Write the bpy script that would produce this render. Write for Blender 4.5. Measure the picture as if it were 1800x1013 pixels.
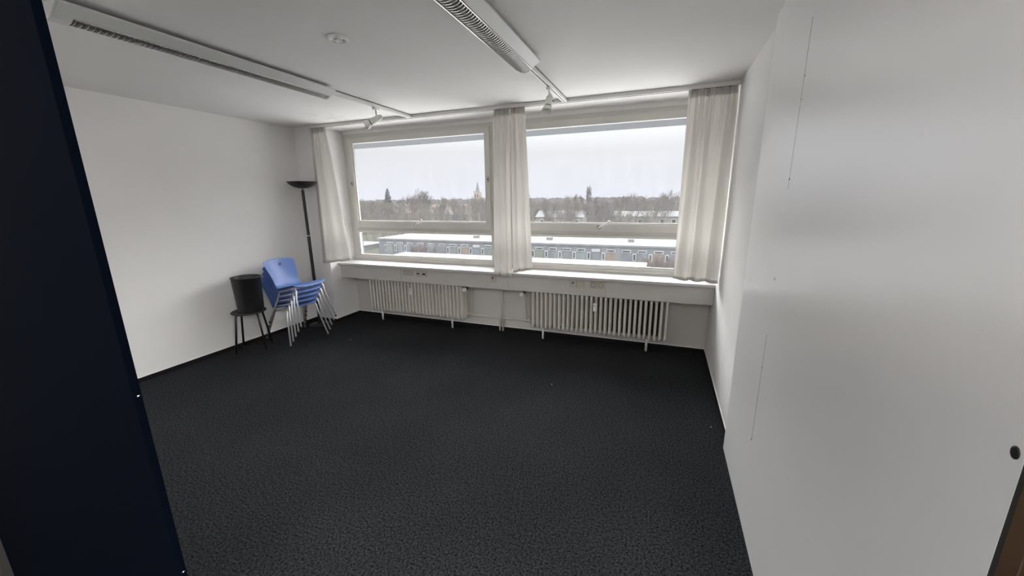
import bpy, math, random
from mathutils import Vector, Matrix

# ---------------------------------------------------------------- camera, sky, exposure
sc = bpy.context.scene
for o in list(bpy.data.objects):
    bpy.data.objects.remove(o)
COL = sc.collection
CAM = Vector((4.3639, -3.7948, 1.6))
yaw, pit, rol = math.radians(21.1655), math.radians(-13.1114), math.radians(-0.7553)
F = Vector((-math.sin(yaw)*math.cos(pit), math.cos(yaw)*math.cos(pit), math.sin(pit)))
R0 = Vector((math.cos(yaw), math.sin(yaw), 0)); U0 = R0.cross(F)
R = R0*math.cos(rol) + U0*math.sin(rol)
U = -R0*math.sin(rol) + U0*math.cos(rol)
cd = bpy.data.cameras.new('camera')
cam = bpy.data.objects.new('camera', cd); COL.objects.link(cam)
cd.sensor_width = 36; cd.lens = 36*676.91/1800; cd.clip_start = .02; cd.clip_end = 3000
m = Matrix.Identity(4)
for i in range(3):
    m[i][0] = R[i]; m[i][1] = U[i]; m[i][2] = -F[i]; m[i][3] = CAM[i]
cam.matrix_world = m
sc.camera = cam
sc.view_settings.view_transform = 'Standard'
sc.view_settings.look = 'None'
sc.view_settings.exposure = 0.47
sc.view_settings.gamma = 1.0
sc.view_settings.use_curve_mapping = False

# overcast sky: hazy and dimmer at the horizon, brighter towards the zenith
w = bpy.data.worlds.new('overcast_sky'); sc.world = w; w.use_nodes = True
nt = w.node_tree; nt.nodes.clear()
out = nt.nodes.new('ShaderNodeOutputWorld'); bg = nt.nodes.new('ShaderNodeBackground')
tc = nt.nodes.new('ShaderNodeTexCoord'); sx = nt.nodes.new('ShaderNodeSeparateXYZ')
rp = nt.nodes.new('ShaderNodeValToRGB')
nt.links.new(tc.outputs['Generated'], sx.inputs[0]); nt.links.new(sx.outputs[2], rp.inputs[0])
SKYK = 12.0
stops = [(0.0, (.54, .55, .62)), (.05, (.56, .56, .61)), (.11, (.60, .60, .63)), (.150, (.76, .76, .78)), (.185, (2.8, 2.8, 2.84)), (.26, (8.0, 8.0, 8.1)), (.45, (9.0, 9.0, 9.1)), (.75, (10, 10, 10.1))]
el = rp.color_ramp.elements
while len(el) > 1: el.remove(el[-1])
for i, (p_, c_) in enumerate(stops):
    e_ = el[0] if i == 0 else el.new(p_)
    e_.position = p_; e_.color = tuple(v/SKYK for v in c_) + (1,)
# sky behind the viewer (-y) is raised as added fill through the hall
BACK = 1.2
mb = nt.nodes.new('ShaderNodeMapRange'); mb.interpolation_type = 'SMOOTHSTEP'
mb.inputs[1].default_value = .05; mb.inputs[2].default_value = -.75; mb.inputs[3].default_value = 1.0; mb.inputs[4].default_value = BACK
nt.links.new(sx.outputs[1], mb.inputs[0])
vm = nt.nodes.new('ShaderNodeVectorMath'); vm.operation = 'SCALE'
nt.links.new(rp.outputs[0], vm.inputs[0]); nt.links.new(mb.outputs[0], vm.inputs['Scale'])
nt.links.new(vm.outputs[0], bg.inputs[0]); bg.inputs[1].default_value = SKYK
nt.links.new(bg.outputs[0], out.inputs[0])

# broad soft sun added off to the left outside to lift the right wall
sd = bpy.data.lights.new('added_soft_sun', 'SUN'); sd.energy = 2.0; sd.angle = math.radians(38); sd.color = (1, .985, .96)
so = bpy.data.objects.new('added_soft_sun', sd); COL.objects.link(so)
az_, el_ = math.radians(-60), math.radians(29)
so.rotation_euler = Vector((math.sin(az_)*math.cos(el_), math.cos(az_)*math.cos(el_), math.sin(el_))).to_track_quat('Z', 'Y').to_euler()
HALL_FILL = 17.0; HALL_FILL_LEFT = 3.3      # luminance of the unseen fill panels added behind the viewer

# ---------------------------------------------------------------- helpers
def mat(name, col, rough=.6, metal=0., spec=.5, ior=1.5, noise=None, bump=None, translucent=0., coat=0.):
    """noise=(scale, amount[, detail]) varies the colour, bump=(scale, strength, distance)"""
    mt = bpy.data.materials.new(name); mt.use_nodes = True
    n = mt.node_tree; b = n.nodes['Principled BSDF']
    b.inputs['Base Color'].default_value = (*col, 1)
    b.inputs['Roughness'].default_value = rough; b.inputs['Metallic'].default_value = metal
    b.inputs['Specular IOR Level'].default_value = spec
    b.inputs['Coat Weight'].default_value = coat; b.inputs['IOR'].default_value = ior
    co = n.nodes.new('ShaderNodeTexCoord')
    if noise:
        nz = n.nodes.new('ShaderNodeTexNoise'); nz.inputs['Scale'].default_value = noise[0]
        nz.inputs['Detail'].default_value = noise[2] if len(noise) > 2 else 4
        r_ = n.nodes.new('ShaderNodeMapRange'); r_.inputs[1].default_value = .3; r_.inputs[2].default_value = .7
        r_.inputs[3].default_value = 1-noise[1]; r_.inputs[4].default_value = 1+noise[1]
        mx = n.nodes.new('ShaderNodeVectorMath'); mx.operation = 'SCALE'; mx.inputs[0].default_value = col
        n.links.new(co.outputs['Object'], nz.inputs['Vector']); n.links.new(nz.outputs[0], r_.inputs[0])
        n.links.new(r_.outputs[0], mx.inputs['Scale']); n.links.new(mx.outputs[0], b.inputs['Base Color'])
    if bump:
        nb = n.nodes.new('ShaderNodeTexNoise'); nb.inputs['Scale'].default_value = bump[0]; nb.inputs['Detail'].default_value = 3
        bu = n.nodes.new('ShaderNodeBump'); bu.inputs['Strength'].default_value = bump[1]; bu.inputs['Distance'].default_value = bump[2]
        n.links.new(co.outputs['Object'], nb.inputs['Vector']); n.links.new(nb.outputs[0], bu.inputs['Height'])
        n.links.new(bu.outputs[0], b.inputs['Normal'])
    if translucent:
        tr = n.nodes.new('ShaderNodeBsdfTranslucent'); tr.inputs[0].default_value = (min(1, col[0]*1.08), min(1, col[1]*1.07), min(1, col[2]*1.05), 1)
        ms = n.nodes.new('ShaderNodeMixShader'); ms.inputs[0].default_value = translucent
        n.links.new(b.outputs[0], ms.inputs[1]); n.links.new(tr.outputs[0], ms.inputs[2])
        n.links.new(ms.outputs[0], n.nodes['Material Output'].inputs[0])
    return mt

M = {}
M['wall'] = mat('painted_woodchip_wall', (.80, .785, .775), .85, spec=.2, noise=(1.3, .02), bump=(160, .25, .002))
M['niche'] = mat('shaded_parapet_paint', (.60, .575, .555), .85, spec=.2, noise=(2, .03), bump=(160, .25, .002))  # wall paint darkened to carry the shade of the niche
M['ceil'] = mat('ceiling_paint', (.80, .785, .775), .9, spec=.2, noise=(.9, .025), bump=(120, .3, .002))
M['frame'] = mat('white_lacquered_wood', (.60, .58, .55), .38, noise=(3, .03))
M['sill'] = mat('sill_white_laminate', (.50, .50, .495), .3)
M['fascia'] = mat('conduit_board_grey_white', (.52, .50, .475), .5, noise=(6, .03))
M['panel'] = mat('white_laminated_board', (.83, .82, .82), .31, spec=.5, ior=4.2, noise=(1.2, .012), bump=(5, .04, .01))
M['rad'] = mat('aged_cream_radiator_enamel', (.66, .62, .57), .4, noise=(5, .05))
M['gap_shade'] = mat('brown_gap_shade', (.10, .08, .065), .9)  # colour stands in for shade between the radiator ribs
M['white_pl'] = mat('white_plastic', (.80, .79, .77), .4)
M['aged_pl'] = mat('yellowed_plastic', (.47, .43, .37), .45)
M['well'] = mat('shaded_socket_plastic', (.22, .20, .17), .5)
M['dark'] = mat('black_plastic', (.01, .01, .011), .45)
M['hole'] = mat('dark_opening', (.004, .004, .004), .9)
M['skirt'] = mat('black_carpet_skirting', (.012, .012, .014), .95, spec=.1, noise=(300, .4))
M['rubber'] = mat('rubber_black', (.012, .012, .012), .8)
M['blackmetal'] = mat('black_lacquered_metal', (.006, .006, .007), .35)
M['binp'] = mat('matt_black_bin_plastic', (.012, .012, .013), .42, bump=(8, .1, .01))
M['seatblack'] = mat('black_stool_seat', (.012, .012, .012), .5)
M['chrome'] = mat('chrome', (.82, .82, .84), .16, metal=1)
M['silver'] = mat('silver_lacquered_tube', (.62, .63, .66), .3, metal=.45, spec=.8)
M['steel'] = mat('dull_steel', (.45, .44, .42), .4, metal=1)
M['blue'] = mat('blue_plastic_shell', (.13, .215, .52), .36, spec=.5, noise=(30, .03))
M['cloth'] = mat('sheer_white_curtain', (.60, .58, .55), .9, spec=.1, translucent=.30, noise=(4, .02), bump=(500, .3, .001))
M['track'] = mat('white_powder_coat', (.78, .775, .75), .45)
M['lamp_house'] = mat('luminaire_grey_white', (.62, .63, .62), .4)
M['lamella'] = mat('aluminium_louvre', (.80, .80, .78), .26, metal=.85)
M['reflector'] = mat('dim_aluminium_reflector', (.35, .35, .34), .3, metal=1)
M['tube'] = mat('unlit_fluorescent_tube', (.75, .76, .76), .25)
M['navy'] = mat('navy_blue_laminate', (.0006, .0013, .0034), .9, spec=.02, noise=(60, .15))
M['greyframe'] = mat('grey_brown_door_frame', (.013, .012, .010), .6)
M['brownwood'] = mat('brown_wood_veneer', (.065, .036, .018), .45, noise=(14, .25))
M['corr'] = mat('corridor_grey_paint', (.42, .42, .40), .8)
M['ring'] = mat('clear_curtain_glider', (.75, .75, .73), .3)

def carpet():
    mt = bpy.data.materials.new('charcoal_needlefelt_carpet'); mt.use_nodes = True
    n = mt.node_tree; b = n.nodes['Principled BSDF']; L = n.links.new
    b.inputs['Roughness'].default_value = .97; b.inputs['Specular IOR Level'].default_value = .04
    b.inputs['Sheen Weight'].default_value = .0
    co = n.nodes.new('ShaderNodeTexCoord')
    n1 = n.nodes.new('ShaderNodeTexNoise'); n1.inputs['Scale'].default_value = 95; n1.inputs['Detail'].default_value = 5; n1.inputs['Roughness'].default_value = .75
    n2 = n.nodes.new('ShaderNodeTexNoise'); n2.inputs['Scale'].default_value = 1.1; n2.inputs['Detail'].default_value = 3
    r1 = n.nodes.new('ShaderNodeValToRGB')
    e = r1.color_ramp.elements
    e[0].position = .38; e[0].color = (.0022, .0023, .0028, 1); e[1].position = .70; e[1].color = (.058, .060, .066, 1)
    m2 = n.nodes.new('ShaderNodeMapRange'); m2.inputs[1].default_value = .3; m2.inputs[2].default_value = .7; m2.inputs[3].default_value = .85; m2.inputs[4].default_value = 1.15
    sc_ = n.nodes.new('ShaderNodeVectorMath'); sc_.operation = 'SCALE'
    for q in (n1, n2): L(co.outputs['Object'], q.inputs['Vector'])
    L(n1.outputs[0], r1.inputs[0]); L(n2.outputs[0], m2.inputs[0]); L(r1.outputs[0], sc_.inputs[0]); L(m2.outputs[0], sc_.inputs['Scale'])
    L(sc_.outputs[0], b.inputs['Base Color'])
    bu = n.nodes.new('ShaderNodeBump'); bu.inputs['Strength'].default_value = .8; bu.inputs['Distance'].default_value = .004
    L(n1.outputs[0], bu.inputs['Height']); L(bu.outputs[0], b.inputs['Normal'])
    return mt
M['carpet'] = carpet()

def glass():
    """single pane: clear with a film of dust that scatters daylight and doubles as outdoor haze, plus surface reflection"""
    mt = bpy.data.materials.new('dusty_hazy_glass'); mt.use_nodes = True
    n = mt.node_tree; n.nodes.clear(); L = n.links.new
    o = n.nodes.new('ShaderNodeOutputMaterial'); t = n.nodes.new('ShaderNodeBsdfTransparent'); t.inputs[0].default_value = (.97, .98, .975, 1)
    d = n.nodes.new('ShaderNodeBsdfTranslucent'); d.inputs[0].default_value = (.9, .9, .92, 1)
    g = n.nodes.new('ShaderNodeBsdfGlossy'); g.inputs['Roughness'].default_value = .02
    co = n.nodes.new('ShaderNodeTexCoord'); nz = n.nodes.new('ShaderNodeTexNoise'); nz.inputs['Scale'].default_value = 5; nz.inputs['Detail'].default_value = 6
    mp = n.nodes.new('ShaderNodeMapping'); mp.inputs['Scale'].default_value = (3, 1, .7)
    r_ = n.nodes.new('ShaderNodeMapRange'); r_.inputs[1].default_value = .3; r_.inputs[2].default_value = .7; r_.inputs[3].default_value = .014; r_.inputs[4].default_value = .026  # veil strength: pane dust plus haze put into the glass
    L(co.outputs['Object'], mp.inputs[0]); L(mp.outputs[0], nz.inputs['Vector']); L(nz.outputs[0], r_.inputs[0])
    m1 = n.nodes.new('ShaderNodeMixShader'); L(r_.outputs[0], m1.inputs[0]); L(t.outputs[0], m1.inputs[1]); L(d.outputs[0], m1.inputs[2])
    fr = n.nodes.new('ShaderNodeFresnel'); fr.inputs[0].default_value = 1.09
    m2 = n.nodes.new('ShaderNodeMixShader'); L(fr.outputs[0], m2.inputs[0]); L(m1.outputs[0], m2.inputs[1]); L(g.outputs[0], m2.inputs[2])
    L(m2.outputs[0], o.inputs[0])
    return mt
M['glass'] = glass()

class MB:
    def __init__(s): s.v = []; s.f = []; s.sm = []
    def add(s, vs, fs, smooth=False):
        k = len(s.v); s.v += [tuple(q) for q in vs]; s.f += [tuple(i+k for i in f) for f in fs]; s.sm += [smooth]*len(fs); return s
    def box(s, x0, x1, y0, y1, z0, z1):
        vs = [(x, y, z) for x in (x0, x1) for y in (y0, y1) for z in (z0, z1)]
        return s.add(vs, [(0, 1, 3, 2), (4, 6, 7, 5), (0, 4, 5, 1), (2, 3, 7, 6), (0, 2, 6, 4), (1, 5, 7, 3)])
    def tube(s, pts, r, n=10, cap=True, smooth=True):
        pts = [Vector(p) for p in pts]; rs = r if isinstance(r, (list, tuple)) else [r]*len(pts)
        t0 = (pts[1]-pts[0]).normalized(); a = t0.orthogonal().normalized(); rings = []
        for i, p in enumerate(pts):
            t = ((pts[min(i+1, len(pts)-1)]-pts[max(i-1, 0)])).normalized()
            a = (a - t*a.dot(t)).normalized(); b = t.cross(a)
            rings.append([p + (a*math.cos(2*math.pi*j/n) + b*math.sin(2*math.pi*j/n))*rs[i] for j in range(n)])
        vs = [q for rg in rings for q in rg]
        fs = [(i*n+j, i*n+(j+1) % n, (i+1)*n+(j+1) % n, (i+1)*n+j) for i in range(len(pts)-1) for j in range(n)]
        s.add(vs, fs, smooth)
        if cap:
            k = len(s.v)-len(vs)
            s.f.append(tuple(k+j for j in reversed(range(n)))); s.f.append(tuple(k+(len(pts)-1)*n+j for j in range(n))); s.sm += [False, False]
        return s
    def lathe(s, prof, c=(0, 0, 0), n=32, smooth=True, axis=None, sq=(1, 1)):
        vs = []; c = Vector(c)
        q = Vector((0, 0, 1)).rotation_difference(Vector(axis)) if axis is not None else None
        for r, z in prof:
            for j in range(n):
                p = Vector((r*sq[0]*math.cos(2*math.pi*j/n), r*sq[1]*math.sin(2*math.pi*j/n), z))
                vs.append(c + (q @ p if q else p))
        fs = [(i*n+j, i*n+(j+1) % n, (i+1)*n+(j+1) % n, (i+1)*n+j) for i in range(len(prof)-1) for j in range(n)]
        return s.add(vs, fs, smooth)
    def prism(s, poly, y0, y1, ax='y'):
        """extrude a polygon (list of 2-D points) along an axis"""
        n = len(poly)
        if ax == 'y': vs = [(a, y, b) for y in (y0, y1) for a, b in poly]
        elif ax == 'x': vs = [(y, a, b) for y in (y0, y1) for a, b in poly]
        else: vs = [(a, b, y) for y in (y0, y1) for a, b in poly]
        fs = [(i, (i+1) % n, n+(i+1) % n, n+i) for i in range(n)] + [tuple(reversed(range(n))), tuple(range(n, 2*n))]
        return s.add(vs, fs)
    def build(s, name, mt, parent=None, bevel=0., sub=0, solid=0.):
        me = bpy.data.meshes.new(name); me.from_pydata(s.v, [], s.f)
        me.polygons.foreach_set('use_smooth', s.sm); me.materials.append(mt); me.update()
        o = bpy.data.objects.new(name, me); COL.objects.link(o)
        if parent is not None: o.parent = parent
        import bmesh
        bm = bmesh.new(); bm.from_mesh(me); bmesh.ops.recalc_face_normals(bm, faces=bm.faces); bm.to_mesh(me); bm.free()
        if solid:
            q = o.modifiers.new('thickness', 'SOLIDIFY'); q.thickness = solid; q.offset = 0
        if bevel:
            q = o.modifiers.new('edge', 'BEVEL'); q.width = bevel; q.segments = 2; q.limit_method = 'ANGLE'; q.angle_limit = math.radians(40)
        if sub:
            q = o.modifiers.new('smooth', 'SUBSURF'); q.levels = sub; q.render_levels = sub
        return o

def tag(o, label=None, cat=None, group=None, kind=None):
    if label: o['label'] = label
    if cat: o['category'] = cat
    if group: o['group'] = group
    if kind: o['kind'] = kind
    return o
def empty(name, loc=(0, 0, 0), rz=0.):
    o = bpy.data.objects.new(name, None); COL.objects.link(o); o.location = loc; o.rotation_euler = (0, 0, rz)
    o.empty_display_size = .1
    return o
def struct(o): o['kind'] = 'structure'; return o
def box(name, mt, x0, x1, y0, y1, z0, z1, parent=None, bevel=0.):
    return MB().box(x0, x1, y0, y1, z0, z1).build(name, mt, parent, bevel)
def copy_tree(o, parent=None):
    c = o.copy(); COL.objects.link(c)
    if parent is not None: c.parent = parent
    for ch in list(o.children): copy_tree(ch, c)
    return c

# ---------------------------------------------------------------- room shell
H, W = 2.4845, 4.8701          # ceiling height, room width
PX = 4.8377                    # face of the boards on the right wall
NB = .4325                     # back of the radiator niche
YB = -3.13                     # wall between room and corridor
YC = -5.3                      # far side of the corridor
struct(box('floor', M['carpet'], -.2, 9.4, YC-.15, NB+.1, -.12, 0))
struct(box('wall_left', M['wall'], -.15, 0, YC-.1, .62, -.1, H+.1))
# window wall: pier left of the windows, parapet below them, post between, head above
wb = MB()
wb.box(0, .349, 0, .62, 0, H)
wb.box(.349, W, NB+.02, .62, 2.44, H)
wb.box(2.52, 2.70, NB, .62, .80, 2.44)
struct(wb.build('wall_front', M['wall']))
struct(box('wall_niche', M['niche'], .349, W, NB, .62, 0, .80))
struct(box('wall_right', M['wall'], W, W+.12, -3.18, .62, 0, H))

def ceiling_mat():
    mt = M['ceil']; n = mt.node_tree; L = n.links.new; b = n.nodes['Principled BSDF']
    src = b.inputs['Base Color'].links[0].from_socket
    co = n.nodes.new('ShaderNodeTexCoord'); nz = n.nodes.new('ShaderNodeTexNoise'); nz.inputs['Scale'].default_value = 9; nz.inputs['Detail'].default_value = 5
    sp = n.nodes.new('ShaderNodeVectorMath'); sp.operation = 'DISTANCE'; sp.inputs[1].default_value = (.95, -.28, H)
    L(co.outputs['Object'], nz.inputs['Vector']); L(co.outputs['Object'], sp.inputs[0])
    r1 = n.nodes.new('ShaderNodeMapRange'); r1.inputs[1].default_value = .1; r1.inputs[2].default_value = .38; r1.inputs[3].default_value = 1; r1.inputs[4].default_value = 0
    r2 = n.nodes.new('ShaderNodeMapRange'); r2.inputs[1].default_value = .5; r2.inputs[2].default_value = .62; r2.inputs[3].default_value = 0; r2.inputs[4].default_value = .35
    mu = n.nodes.new('ShaderNodeMath'); mu.operation = 'MULTIPLY'
    L(sp.outputs['Value'], r1.inputs[0]); L(nz.outputs[0], r2.inputs[0]); L(r1.outputs[0], mu.inputs[0]); L(r2.outputs[0], mu.inputs[1])
    mx = n.nodes.new('ShaderNodeMixRGB'); mx.inputs[2].default_value = (.55, .50, .42, 1)
    L(mu.outputs[0], mx.inputs[0]); L(src, mx.inputs[1]); L(mx.outputs[0], b.inputs['Base Color'])
ceiling_mat()
struct(box('ceiling', M['ceil'], -.2, 9.4, YC-.15, .62, H, H+.12))
# dark carpet skirting with a pale sealing bead on top
sk = MB(); bd = MB()
def skirt(x0, y0, x1, y1, nx, ny):
    a, b, c, d = min(x0, x1, x0+nx*.006, x1+nx*.006), max(x0, x1, x0+nx*.006, x1+nx*.006), min(y0, y1, y0+ny*.006, y1+ny*.006), max(y0, y1, y0+ny*.006, y1+ny*.006)
    sk.box(a, b, c, d, 0, .042); bd.box(a, b, c, d, .042, .050)
skirt(0, YC, 0, 0, 1, 0); skirt(0, 0, .349, 0, 0, -1); skirt(.349, 0, .349, NB, 1, 0); skirt(.349, NB, W, NB, 0, -1); skirt(W, -1.2515, W, NB, -1, 0)
s_ = struct(sk.build('baseboard_room', M['skirt'])); b_ = bd.build('sealing_bead', M['wall'], s_)
# white boards screwed over the right wall, a joint between them
b1 = struct(box('trim_1', M['panel'], PX, W, -1.8588, -1.2515, .0, H, bevel=.0005))
b2 = struct(box('trim_2', M['panel'], PX, W, YB-.003, -1.8646, .0, H))
MB().box(PX+.0006, W-.001, -1.8645, -1.8589, 0, H).build('open_joint', M['hole'], b2)
fl = MB().box(PX+.0001, PX+.0005, -1.8645, -1.8589, .99, 1.62).box(PX+.0001, PX+.0005, -1.8645, -1.8589, 0, .455).box(PX+.0001, PX+.0005, -1.8645, -1.8589, 2.25, H).build('joint_filler', M['panel'], b2)
for z, y, r in ((2.045, -1.872, .007), (1.9586, -1.880, .003), (1.6619, -1.866, .006), (1.2423, -1.857, .0045), (1.25, -1.861, .003), (.8337, -1.866, .005), (.4575, -1.860, .006)):
    MB().lathe([(0, -.001), (r, -.001), (r*.8, .0004), (0, .0006)], (PX, y, z), 10, axis=(-1, 0, 0)).build('screw_hole', M['steel'] if r > .0065 else M['hole'], b2)
hp = MB().lathe([(0, -.003), (.0095, -.002), (.0095, .0008), (.006, .0012), (0, .0012)], (PX, -3.1178, 1.252), 20, axis=(-1, 0, 0), sq=(1, .8)).build('hole_plug', M['dark'], b2)

# corridor side of the doorway
hb = MB(); hb.box(-.15, 4.9, YC-.15, YC, 0, H); hb.box(8.9, 9.4, YC-.15, YC, 0, H); hb.box(4.9, 8.9, YC-.15, YC, 0, .75); hb.box(4.9, 8.9, YC-.15, YC, 2.42, H)
struct(hb.build('wall_hall_back', M['wall']))
struct(box('wall_hall_right', M['wall'], 9.2, 9.4, YC, -3.178, 0, H))
struct(box('wall_hall_front', M['wall'], 4.842, 9.4, -3.30, -3.178, 0, H))
w3 = MB(); 
for xx in (4.9, 6.2, 7.5, 8.82): w3.box(xx, xx+.08, YC-.10, YC-.04, .75, 2.42)
w3.box(4.9, 8.9, YC-.10, YC-.04, .75, .83); w3.box(4.9, 8.9, YC-.10, YC-.04, 2.34, 2.42)
w3 = struct(w3.build('fill_window', M['frame']))  # unseen hall window, added to let in fill daylight
# unseen glowing panels added over the hall as fill light
hl = struct(box('fill_light_tray', M['track'], 4.75, 9.0, -5.1, -3.85, H-.06, H))
def emit(name, col, k):
    mt = bpy.data.materials.new(name); mt.use_nodes = True; b = mt.node_tree.nodes['Principled BSDF']
    b.inputs['Base Color'].default_value = (.8, .8, .8, 1); b.inputs['Emission Color'].default_value = (*col, 1); b.inputs['Emission Strength'].default_value = k
    return mt
hl2 = struct(box('fill_light_tray', M['track'], .4, 4.4, -5.1, -3.95, H-.06, H))
M['fill_opal2'] = emit('dimmer_fill_diffuser', (1, .985, .96), HALL_FILL_LEFT)
for i in range(4):
    box('fill_diffuser', M['fill_opal2'], .45+i*.98, 1.36+i*.98, -5.05, -4.0, H-.07, H-.0601, hl2)
M['fill_opal'] = emit('lit_fill_diffuser', (1, .985, .95), HALL_FILL)
for i in range(4):
    box('fill_diffuser', M['fill_opal'], 4.80+i*1.05, 5.77+i*1.05, -5.05, -3.90, H-.07, H-.0601, hl)
MB().box(4.95, 8.85, YC-.075, YC-.070, .8, 2.38).build('glass_pane', M['glass'], w3)  # pane of the added fill window
t3 = struct(box('trim_3', M['rubber'], 4.8382, W, -3.1412, YB-.003, 0, H))
t4 = struct(box('trim_4', M['brownwood'], 4.838, W, -3.1712, -3.1412, 0, H, bevel=.001))
dr = struct(box('door_1', M['navy'], 2.712, 3.577, -3.484, -3.472, .008, H-.008, bevel=.001))
struct(box('trim_10', M['greyframe'], 2.60, 2.700, -3.50, -3.45, 0, H, bevel=.002))
for z in (.93, 1.29):
    MB().lathe([(0, 0), (.002, 0), (.002, .001), (0, .0012)], (3.577, -3.477, z), 10, axis=(1, 0, 0)).build('edge_screw', M['chrome'], dr)

# ---------------------------------------------------------------- windows
def window(name, x0, x1, labx):
    root = struct(empty(name, (x0, .45, .80)))
    X0, X1 = 0, x1-x0      # local x; local y 0 = frame face (world .45); local z 0 = world .80
    Z = lambda z: z-.80
    fr = MB()
    fr.box(X0, X0+.105, 0, .045, Z(.80), Z(2.44)); fr.box(X1-.055, X1, 0, .045, Z(.80), Z(2.44))
    fr.box(X0+.105, X1-.055, 0, .045, Z(2.385), Z(2.44)); fr.box(X0+.105, X1-.055, 0, .045, Z(.80), Z(.862))
    fr.box(X0+.105, X1-.055, 0, .045, Z(1.175), Z(1.245))
    fr.box(X0+.105, X1-.055, -.014, 0, Z(1.172), Z(1.20)); fr.box(X0, X1, -.01, 0, Z(.80), Z(.83))
    fr.build('frame', M['frame'], root, bevel=.003)
    sa = MB(); a, b = X0+.085, X1-.048
    sa.box(a, a+.062, -.022, .030, Z(1.238), Z(2.395)); sa.box(b-.062, b, -.022, .030, Z(1.238), Z(2.395))
    sa.box(a+.062, b-.062, -.022, .030, Z(2.322), Z(2.395)); sa.box(a+.062, b-.062, -.022, .030, Z(1.238), Z(1.322))
    # glazing bead
    sa.box(a+.062, a+.072, -.006, .012, Z(1.322), Z(2.322)); sa.box(b-.07, b-.062, -.006, .012, Z(1.322), Z(2.322)); sa.box(a+.062, b-.062, -.006, .012, Z(1.322), Z(1.334))
    sash = sa.build('sash', M['frame'], root, bevel=.003)
    MB().box(a+.055, b-.055, .012, .018, Z(1.31), Z(2.33)).build('glass_pane', M['glass'], sash)
    MB().box(X0+.10, X1-.05, .022, .028, Z(.855), Z(1.18)).build('glass_pane', M['glass'], root)
    bd_ = MB(); bd_.box(X0+.105, X0+.114, .006, .022, Z(.862), Z(1.175)); bd_.box(X0+.114, X1-.055, .006, .022, Z(.862), Z(.872))
    bd_.build('glazing_bead', M['frame'], root)
    # pivot hinges
    for hx in (a+.012, b-.028):
        hg = MB().box(hx-.006, hx+.024, -.034, -.022, Z(1.785), Z(1.85)).build('pivot_hinge', M['steel'], sash, bevel=.003)
        MB().lathe([(0, 0), (.008, 0), (.008, .006), (0, .007)], (hx+.009, -.034, Z(1.818)), 12, axis=(0, -1, 0)).build('hinge_pin', M['dark'], hg)
    # lever handle on the bottom rail, turned up to the right
    hx = labx-x0
    hd = MB().lathe([(0, 0), (.021, 0), (.021, .008), (.014, .012), (.009, .028), (0, .03)], (hx, -.022, Z(1.287)), 20, axis=(0, -1, 0)).build('handle_rose', M['steel'], sash)
    lv = MB(); lv.tube([(hx, -.048, Z(1.287)), (hx+.02, -.054, Z(1.298)), (hx+.10, -.062, Z(1.345))], [.008, .0075, .0065], 10)
    lv.build('handle_lever', M['white_pl'], hd)
    MB().lathe([(0, -.011), (.009, -.009), (.012, 0), (.009, .009), (0, .011)], (hx+.105, -.063, Z(1.348)), 12).build('handle_knob', M['steel'], hd)
    return root
window('window_1', .349, 2.52, 1.425)
window('window_2', 2.70, W, 3.74)

# sill board and the cable-duct boards below it
struct(box('window_sill', M['sill'], .349, W, .128, .452, .762, .79, bevel=.003))
seams = [.3495, 1.3265, 2.783, 3.874, W-.0005]
for i in range(4):
    g = .0035 if i == 1 else .0008
    struct(box('trim_%d' % (5+i), M['fascia'], seams[i]+g, seams[i+1]-.0008, .165, .183, .585, .7615, bevel=.0012))
struct(box('trim_9', M['fascia'], .3495, W, .183, .195, .60, .7615))

# ---------------------------------------------------------------- wall sockets in the duct boards
def plate(root, x0, x1, z0, z1, mt): return MB().box(x0, x1, -.009, 0, z0, z1).build('cover_plate', mt, root, bevel=.003)
def schuko(root, cx, cz):
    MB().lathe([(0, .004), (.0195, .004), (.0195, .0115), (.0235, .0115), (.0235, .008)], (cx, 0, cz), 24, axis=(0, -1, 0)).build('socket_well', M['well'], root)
    for s in (-1, 1):
        MB().lathe([(0, .0045), (.0035, .0045), (.0035, .006), (0, .0062)], (cx+s*.0095, 0, cz), 10, axis=(0, -1, 0)).build('pin_hole', M['hole'], root)
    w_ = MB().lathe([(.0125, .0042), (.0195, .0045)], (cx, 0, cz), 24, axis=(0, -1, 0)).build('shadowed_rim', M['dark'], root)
def socket(kind, x, z, label, name='wall_socket', cat='socket'):
    r = tag(empty(name, (x, .165, z)), label, cat, 'sockets in the duct under the window sill')
    if kind == 'double':
        plate(r, 0, .0735, 0, .073, M['aged_pl']); plate(r, .0755, .149, 0, .073, M['aged_pl'])
        schuko(r, .0367, .0365); schuko(r, .1123, .0365)
    elif kind == 'data':
        plate(r, 0, .076, 0, .074, M['aged_pl']); plate(r, .078, .154, 0, .074, M['aged_pl'])
        MB().box(.014, .050, -.0105, -.009, .03, .047).build('data_port', M['hole'], r); MB().box(.095, .135, -.0105, -.009, .026, .047).build('data_port', M['hole'], r)
    elif kind == 'phone':
        plate(r, 0, .076, 0, .070, M['aged_pl']); plate(r, .078, .152, 0, .070, M['aged_pl'])
        MB().box(.022, .046, -.0105, -.009, .042, .054).build('phone_port', M['hole'], r)
    else:
        plate(r, 0, .078, 0, .078, M['aged_pl'])
        MB().lathe([(0, .009), (.009, .0092), (.009, .0105), (0, .011)], (.034, 0, .05), 14, axis=(0, -1, 0)).build('aerial_port', M['hole'], r)
        MB().box(.031, .037, -.0105, -.009, .022, .045).build('key_slot', M['hole'], r)
    return r
socket('double', 1.362, .672, 'yellowed double power socket left of the twin data plate, over the first radiator')
socket('data', 1.557, .668, 'yellowed twin data outlet right of the power socket over the first radiator', 'data_outlet', 'outlet')
socket('single', 2.562, .668, 'small single square outlet in the duct below the middle curtain', 'aerial_outlet', 'outlet')
socket('phone', 3.492, .672, 'twin telephone plate with one blank half, over the second radiator', 'telephone_outlet', 'outlet')
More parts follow.
